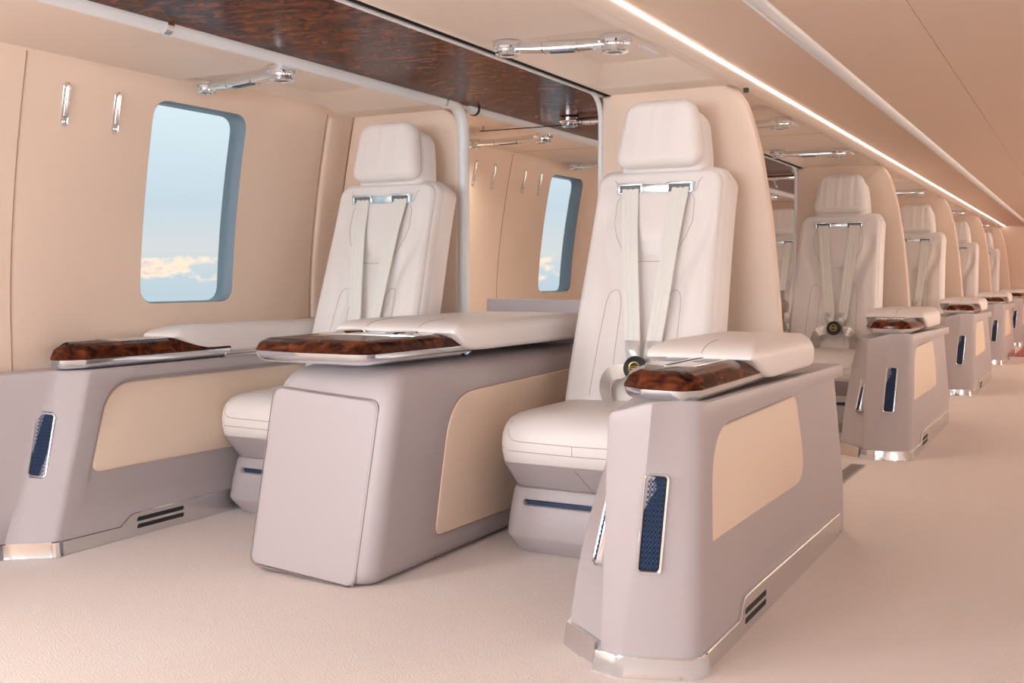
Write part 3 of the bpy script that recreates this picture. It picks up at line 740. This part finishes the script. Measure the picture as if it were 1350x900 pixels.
def middle_console(loc, label):
    R = thing('middle_console', loc, label, 'console'); ox, oy = loc[0], loc[1]
    L = lambda x, y, z: (x-ox, y-oy, z)
    bm = bmesh.new(); secs = []
    for z, d in ((.004, .022), (.012, .010), (.028, .002), (.05, 0), (.2, 0), (.35, 0), (.44, 0), (.48, .003), (.51, .011), (.533, .024), (.549, .042), (.558, .064)):
        t = z/.5; x0 = lerp(-2.012, -1.970, t); x1 = lerp(-1.592, -1.560, t); yf = lerp(2.185, 2.262, t); ye = 3.50
        pts = rrect((x1-x0)/2-d, (ye-yf)/2-d*.5, .05, 7, (x0+x1)/2, (yf+ye)/2+d*.5)
        secs.append([L(x, y, z) for x, y in pts])
    loft(bm, secs); body = finish('console_body', bm, M['greige'], R, ang=50)
    # front access panel
    b0 = Vector((-1.815, 2.187, .012)); b1 = Vector((-1.783, 2.262, .50)); V = (b1-b0).normalized(); U = Vector((1, 0, 0)); N = U.cross(V).normalized()
    if N.y > 0: N = -N
    U = V.cross(N).normalized(); U = U if U.x > 0 else -U
    bm = bmesh.new(); heightpad(bm, Vector(L(*b0))-N*.0085, U, V, N, lambda v: .176, .0, .484, .028, .0105, .006, lambda u, v: .004*(1-(u/.176)**2), 24, 30)
    fp = finish('front_panel', bm, M['greige'], R, ang=50)
    bm = bmesh.new(); pts = rpoly([(-.1772, -.0015, .029), (.1772, -.0015, .029), (.1772, .4855, .029), (-.1772, .4855, .029)], 8)
    q = [Vector(L(*b0))+U*a+V*b-N*.0005 for a, b in pts]; tube(bm, q+[q[0]], .0016, 6); finish('panel_gap', bm, M['greige_seam'], fp)
    # beige inlay on the aisle side
    inl = rpoly([(2.485, .078, .03), (2.535, .470, .15), (3.485, .490, .01), (3.485, .066, .01)], 10)
    X = lambda z: lerp(-1.592, -1.560, z/.5)
    for nm, off, dd, mt in (('inlay_panel', .0, .0045, 'inlay'), ):
        bm = bmesh.new(); prism(bm, inl, lambda p: L(X(p[1])-.012, p[0], p[1]), lambda p: L(X(p[1])+dd, p[0], p[1]), .004, 3); ip = finish(nm, bm, M[mt], R, ang=60)
    bm = bmesh.new(); q = [L(X(z)+.0006, y, z) for y, z in inset(inl, -.0006)]; tube(bm, q+[q[0]], .0009, 6); finish('panel_gap', bm, M['wall_seam'], ip)
    plan = rpoly([(-1.975, 2.68, .01), (-1.985, 2.195, .05), (-1.80, 2.172, .3), (-1.592, 2.178, .055), (-1.568, 2.68, .01)], 8)
    tray(R, [(x-ox, y-oy) for x, y in plan], .572, .602, .636, .035)
    bm = bmesh.new(); box(bm, -1.945-ox, -1.625-ox, 2.43-oy, 2.62-oy, .630, .6395, .002); cp = finish('control_plate', bm, M['chrome'], R, ang=40)
    for x in (-1.885, -1.70):
        bm = bmesh.new(); lathe(bm, [(.030, 0), (.046, 0), (.048, .003), (.045, .006), (.040, .0045), (.030, .0015)], (x-ox, 2.50-oy, .6392)); finish('cup_ring', bm, M['chrome'], cp, ang=50)
        bm = bmesh.new(); lathe(bm, [(0, 0), (.034, 0), (.034, .0012), (0, .0014)], (x-ox, 2.50-oy, .6396)); finish('cup_well', bm, M['steelblue'], cp, ang=50)
    st = [(2.555, .640, .645, .018), (2.562, .637, .652, .010), (2.575, .628, .660, .004), (2.60, .608, .667, .001), (2.63, .594, .670, 0), (2.67, .588, .672, 0), (2.74, .586, .673, 0), (3.40, .586, .673, 0), (3.44, .588, .670, .002), (3.468, .593, .660, .008), (3.485, .605, .645, .02)]
    st = [(y-oy, a, b, c) for y, a, b, c in st]
    armrest_pad(R, -1.985-ox, -1.552-ox, st, .014, M['leather'], [[(-1.865-ox, 2.565-oy, .8), (-1.865-ox, 2.70-oy, .8)], [(-1.685-ox, 2.565-oy, .8), (-1.685-ox, 2.70-oy, .8)]])
    bm = bmesh.new(); pts = rpoly([(-2.000, .02, .01), (-1.600, .02, .01), (-1.600, .716, .008), (-2.000, .716, .008)], 4)
    prism(bm, pts, lambda p: L(p[0], 3.505, p[1]), lambda p: L(p[0], 3.527, p[1]), .003, 2); finish('back_panel', bm, M['greige'], R, ang=40)
    return R
mid = middle_console((-1.78, 2.85, 0), 'wide middle console between window seat and aisle seat, with polished burl tray')
dup(mid, (-1.78, 2.85+P, 0), 'second-row middle console, a sliver of padded armrest behind the front partition')

# ------------------------------------------------------------------ small fittings
def light_bar(name_loc, L_, ang, label, hang=.0):
    """chrome overhead bar with a round spot at either end; local x along the bar, z=0 at the ceiling"""
    R = thing('overhead_spotlight_bar', name_loc, label, 'light', 'overhead spotlight bars'); R.rotation_euler.z = ang
    bm = bmesh.new(); secs = []
    n = 24
    for i in range(n+1):
        t = i/n; x = lerp(.0, L_, t); b = math.sin(PI*t)
        w_ = .017+.004*b; zc = -.018-.003*b; h = .011+.003*b
        q = rrect(w_, h, .006, 3)
        secs.append([(x, a, zc+c) for a, c in q])
    loft(bm, secs); bar = finish('bar', bm, M['chrome'], R, ang=40)
    bm = bmesh.new(); box(bm, L_*.40, L_*.62, -.0125, .0125, -.0368, -.033); finish('switch_plate', bm, M['steelblue'], bar, smooth=False)
    for t in (.34, .66):
        bm = bmesh.new(); box(bm, L_*t-.0008, L_*t+.0008, -.0205, .0205, -.0345, -.012); finish('joint', bm, M['black'], bar, smooth=False)
    for x, s, drop in ((0, 1, .0), (L_, 1.08, .008)):
        bm = bmesh.new(); lathe(bm, [(.0, -.0), (.036*s, -.0), (.042*s, -.003), (.042*s, -.017), (.039*s, -.022), (.034*s, -.024), (.031*s, -.024), (.030*s, -.027), (.031*s, -.029-drop), (.034*s, -.031-drop), (.034*s, -.035-drop), (.030*s, -.038-drop), (.021*s, -.038-drop), (.019*s, -.034-drop), (0, -.034-drop)], (x, 0, 0), (0, 0, 1), 30)
        sp = finish('spotlight', bm, M['chrome'], R, ang=28)
        bm = bmesh.new(); lathe(bm, [(0, -.0342-drop), (.0185*s, -.0342-drop), (.0185*s, -.0360-drop), (0, -.0365-drop)], (x, 0, 0), (0, 0, 1), 20); finish('lens', bm, M['steelblue'], sp)
    return R
def bar_between(a, b): return (a[0], a[1], CZ), math.hypot(b[0]-a[0], b[1]-a[1]), math.atan2(b[1]-a[1], b[0]-a[0])
l, ln, an = bar_between((-1.415, 2.600), (-1.128, 2.665))
b0 = light_bar(l, ln, an, 'spotlight bar on the ceiling above the front aisle seat')
names = ['second', 'third', 'fourth', 'fifth']
for k in range(1, 5): dup(b0, (l[0], l[1]+P*k, CZ), f'spotlight bar on the ceiling in front of the {names[k-1]} aisle seat')
dup(b0, (-1.415, 4.34, CZ), 'spotlight bar just behind the front aisle partition, right end peeking out', .06)
l, ln, an = bar_between((-2.575, 2.660), (-2.185, 2.575))
b1 = light_bar(l, ln, an, 'spotlight bar above the big near window, on the ceiling')
dup(b1, (l[0], l[1]+P, CZ), 'spotlight bar above the small far window beyond the passage')
dup(b1, (l[0], l[1]+2*P, CZ), 'small distant spotlight bar above the third-row window seat')
dup(b1, (-2.56, 4.37, CZ), 'spotlight bar above the four vertical hooks beyond the passage', -.16)
b2 = dup(b0, (-1.90, 4.02, CZ+.013), 'spotlight bar under the glossy wood ceiling beyond the passage', .03)
dup(b0, (-1.90, 4.02+P, CZ+.013), 'spotlight bar under the small piece of wood ceiling in the second row', .03)

# small white reading-light tabs by the ridge
def tab(y, label):
    bm = bmesh.new(); box(bm, -1.1145, -1.0985, y-.062, y+.062, CZ-.008, CZ+.0, .003); o = finish('ceiling_tab', bm, M['white'], ang=30)
    tag(o, label, 'ceiling tab', 'white ceiling tabs'); return o
for y, lb in ((2.86, 'white ceiling tab beside the nearest spotlight bar'), (4.52, 'white ceiling tab behind the front aisle partition'), (2.86+P, 'white ceiling tab by the spotlight bar of the second aisle seat'), (4.52+P, 'white ceiling tab behind the second aisle partition'), (4.52+2*P, 'white ceiling tab behind the third aisle partition')):
    tab(y, lb)

# chrome coat hooks recessed in the window wall
def hook(y, label):
    zc = 1.302; x = XW(zc); s = (XW(1.37)-XW(1.24))/.13
    R = thing('coat_hook', (x, y, zc), label, 'coat hook', 'chrome coat hooks on the window wall')
    def W(p, d): return (s*p[1]+d, p[0], p[1])
    bm = bmesh.new(); o_ = rrect(.0135, .064, .0134, 8); i_ = rrect(.0105, .061, .0104, 8)
    loft(bm, [[W(p, -.003) for p in o_], [W(p, .002) for p in o_], [W(p, .003) for p in inset(o_, .001)], [W(p, .001) for p in i_], [W(p, -.002) for p in i_]]); finish('bezel', bm, M['chrome'], R, ang=40)
    bm = bmesh.new(); prism(bm, rrect(.0085, .048, .008, 6), lambda p: W((p[0]+.001, p[1]+.009), .0), lambda p: W((p[0]+.001, p[1]+.009), .008), .003, 3); finish('lever', bm, M['brushed'], R, ang=50)
    bm = bmesh.new(); prism(bm, rrect(.0085, .008, .006, 5), lambda p: W((p[0], p[1]-.050), .0), lambda p: W((p[0], p[1]-.050), .006), .002, 2); finish('pivot', bm, M['chrome'], R, ang=50)
    return R
h0 = hook(2.175, 'chrome wall hook farthest left, beside the wall seam in front')
hp_ = h0.location
for y, lb in ((2.362, 'chrome wall hook nearest the left edge of the big window'), (4.545, 'leftmost of four wall hooks beyond the passage, next to the white tube'), (4.735, 'second of four wall hooks beyond the passage, just left of the seam'), (5.065, 'third of four wall hooks beyond the passage, just right of the seam'), (5.252, 'fourth wall hook beyond the passage, closest to the small window')):
    dup(h0, (hp_.x, y, hp_.z), lb)

# thin black rod under the ceiling beyond the passage
bm = bmesh.new(); tube(bm, [(-2.305, 3.985, CZ-.022), (-1.83, 3.99, CZ-.022)], .0022, 8)
for x in (-2.29, -1.845): tube(bm, [(x, 3.987, CZ-.022), (x, 3.987, CZ+(.0 if x < -2.2 else .014))], .0018, 6)
tag(finish('ceiling_rod', bm, M['black']), 'thin black rod hung below the ceiling beyond the passage', 'rod')
# little dark clip at the top of the front aisle partition
bm = bmesh.new(); box(bm, -1.030, -1.012, 3.520, 3.531, 1.406, 1.422, .003); tag(finish('partition_clip', bm, M['black']), 'small black clip at the top corner of the front aisle partition', 'clip')
# floor air vent
R = thing('floor_vent', (-.845, 4.42, 0), 'low grey air vent set in the carpet, between the first two aisle consoles', 'vent')
bm = bmesh.new(); o_ = rrect(.030, .235, .004, 3); i_ = rrect(.021, .226, .002, 3)
loft(bm, [[(p[0], p[1], .0) for p in o_], [(p[0], p[1], .006) for p in o_], [(p[0], p[1], .007) for p in inset(o_, .002)], [(p[0], p[1], .007) for p in i_], [(p[0], p[1], .0015) for p in i_]]); finish('vent_frame', bm, M['brushed'], R, ang=30)
bm = bmesh.new()
for i in range(26): box(bm, -.0205, .0205, -.222+i*.0178-.0045, -.222+i*.0178+.0045, .001, .0055)
finish('slat_grid', bm, M['brushed'], R, smooth=False)
bm = bmesh.new(); box(bm, -.0205, .0205, -.2255, .2255, .0004, .0014); finish('vent_well', bm, M['dark'], R, smooth=False)
# red carpet at the far end
bm = bmesh.new(); box(bm, -.645, 1.0, 11.75, Y1-.005, .0005, .012, .004); tag(finish('carpet', bm, M['red'], smooth=False), 'dusty red carpet at the far end of the aisle', 'carpet')

# ------------------------------------------------------------------ camera, sky, lights
cam = bpy.data.objects.new('camera', bpy.data.cameras.new('camera')); C.objects.link(cam)
cam.data.sensor_width = 36; cam.data.lens = 1412/1350*36; cam.data.clip_start = .02
ps = math.atan(763/math.hypot(1412, 86)); tp = math.atan(86/1412)
cam.location = (0, 0, .8); cam.rotation_euler = (PI/2-tp, 0, ps)
bpy.context.scene.camera = cam

wd = bpy.data.worlds.new('sky'); bpy.context.scene.world = wd; wd.use_nodes = True
t = wd.node_tree; t.nodes.clear(); N = t.nodes.new; LK = t.links.new
out = N('ShaderNodeOutputWorld'); bg = N('ShaderNodeBackground'); tc = N('ShaderNodeTexCoord'); sx = N('ShaderNodeSeparateXYZ')
LK(tc.outputs['Generated'], sx.inputs[0])
rp = N('ShaderNodeValToRGB'); mr = N('ShaderNodeMapRange'); mr.inputs['From Min'].default_value = -.08; mr.inputs['From Max'].default_value = .30
LK(sx.outputs['Z'], mr.inputs['Value']); LK(mr.outputs['Result'], rp.inputs['Fac'])
els = rp.color_ramp.elements; els[0].position = 0; els[0].color = (.40, .52, .58, 1); els[1].position = 1; els[1].color = (.60, .76, .80, 1)
for p_, c_ in ((.20, (.46, .56, .62, 1)), (.27, (.58, .61, .62, 1)), (.38, (.49, .59, .66, 1)), (.65, (.61, .74, .78, 1))): e = els.new(p_); e.color = c_
mp = N('ShaderNodeMapping'); mp.inputs['Scale'].default_value = (22, 22, 52); mp.inputs['Location'].default_value = (3.1, .4, 1.7); LK(tc.outputs['Generated'], mp.inputs['Vector'])
ns = N('ShaderNodeTexNoise'); ns.inputs['Scale'].default_value = 1; ns.inputs['Detail'].default_value = 7; ns.inputs['Roughness'].default_value = .6; LK(mp.outputs['Vector'], ns.inputs['Vector'])
band = N('ShaderNodeValToRGB'); mr2 = N('ShaderNodeMapRange'); mr2.inputs['From Min'].default_value = -.035; mr2.inputs['From Max'].default_value = .05; LK(sx.outputs['Z'], mr2.inputs['Value']); LK(mr2.outputs['Result'], band.inputs['Fac'])
b_ = band.color_ramp.elements; b_[0].position = .10; b_[0].color = (0, 0, 0, 1); b_[1].position = .95; b_[1].color = (0, 0, 0, 1)
e = b_.new(.38); e.color = (1, 1, 1, 1); e = b_.new(.60); e.color = (1, 1, 1, 1)
ml = N('ShaderNodeMath'); ml.operation = 'MULTIPLY'; LK(ns.outputs['Fac'], ml.inputs[0]); LK(band.outputs['Color'], ml.inputs[1])
th_ = N('ShaderNodeMapRange'); th_.inputs['From Min'].default_value = .50; th_.inputs['From Max'].default_value = .58; LK(ml.outputs[0], th_.inputs['Value'])
cc = N('ShaderNodeValToRGB'); c_ = cc.color_ramp.elements; c_[0].position = .56; c_[0].color = (.95, .76, .56, 1); c_[1].position = .74; c_[1].color = (.42, .42, .55, 1); LK(ns.outputs['Fac'], cc.inputs['Fac'])
mx = N('ShaderNodeMix'); mx.data_type = 'RGBA'; LK(th_.outputs['Result'], mx.inputs['Factor']); LK(rp.outputs['Color'], mx.inputs['A']); LK(cc.outputs['Color'], mx.inputs['B'])
LK(mx.outputs['Result'], bg.inputs['Color']); bg.inputs['Strength'].default_value = 1.0; LK(bg.outputs[0], out.inputs[0])

def area(nm, loc, rot, sx_, sy_, power, col):
    d = bpy.data.lights.new(nm, 'AREA'); d.shape = 'RECTANGLE'; d.size = sx_; d.size_y = sy_; d.energy = power; d.color = col
    o = bpy.data.objects.new(nm, d); C.objects.link(o); o.location = loc; o.rotation_euler = rot; return o
# daylight entering by the windows on both sides
for k, e_ in zip(range(-1, 5), (18, 4, 24, 26, 28, 28)):
    area('window_daylight', (2.60, 2.722+P*k, 1.05), (0, math.radians(112), 0), .62, .42, e_, (.92, .96, 1) if k < 1 else (1, .87, .76))
area('window_daylight', (-2.66, 2.722-P, 1.05), (0, math.radians(-100), 0), .62, .42, 26, (.90, .95, 1))
# daylight through the forward windows
area('forward_daylight', (1.2, Y0+.03, .97), (math.radians(116), 0, 0), 2.1, .78, 12, (.86, .93, 1))
area('forward_daylight', (-1.2, Y0+.03, .97), (math.radians(116), 0, 0), 2.1, .78, 66, (.86, .93, 1))
# added fill lights under the near alcove ceilings, without any fixture
area('added_alcove_fill', (-1.30, .75, CZ-.02), (math.radians(35), 0, 0), .35, .9, 9, (.94, .97, 1))
area('added_alcove_fill', (-2.35, .75, CZ-.02), (math.radians(35), 0, 0), .35, .9, 13, (.94, .97, 1))
# the overhead spotlights of the rear-facing half bays
for k in range(0, 4):
    for x in (-2.54, -2.20, -1.40, -1.14):
        d = bpy.data.lights.new('spotlight_lamp', 'SPOT'); d.energy = 8; d.color = (1, .88, .76); d.spot_size = math.radians(165); d.spot_blend = 1; d.shadow_soft_size = .03
        o = bpy.data.objects.new('spotlight_lamp', d); C.objects.link(o); o.location = (x, 4.35+P*k, CZ-.06)

vs = bpy.context.scene.view_settings
vs.view_transform = 'Standard'; vs.look = 'None'; vs.gamma = 1; vs.use_curve_mapping = False; vs.exposure = .28
bpy.context.scene.cycles.max_bounces = 10; bpy.context.scene.cycles.diffuse_bounces = 6
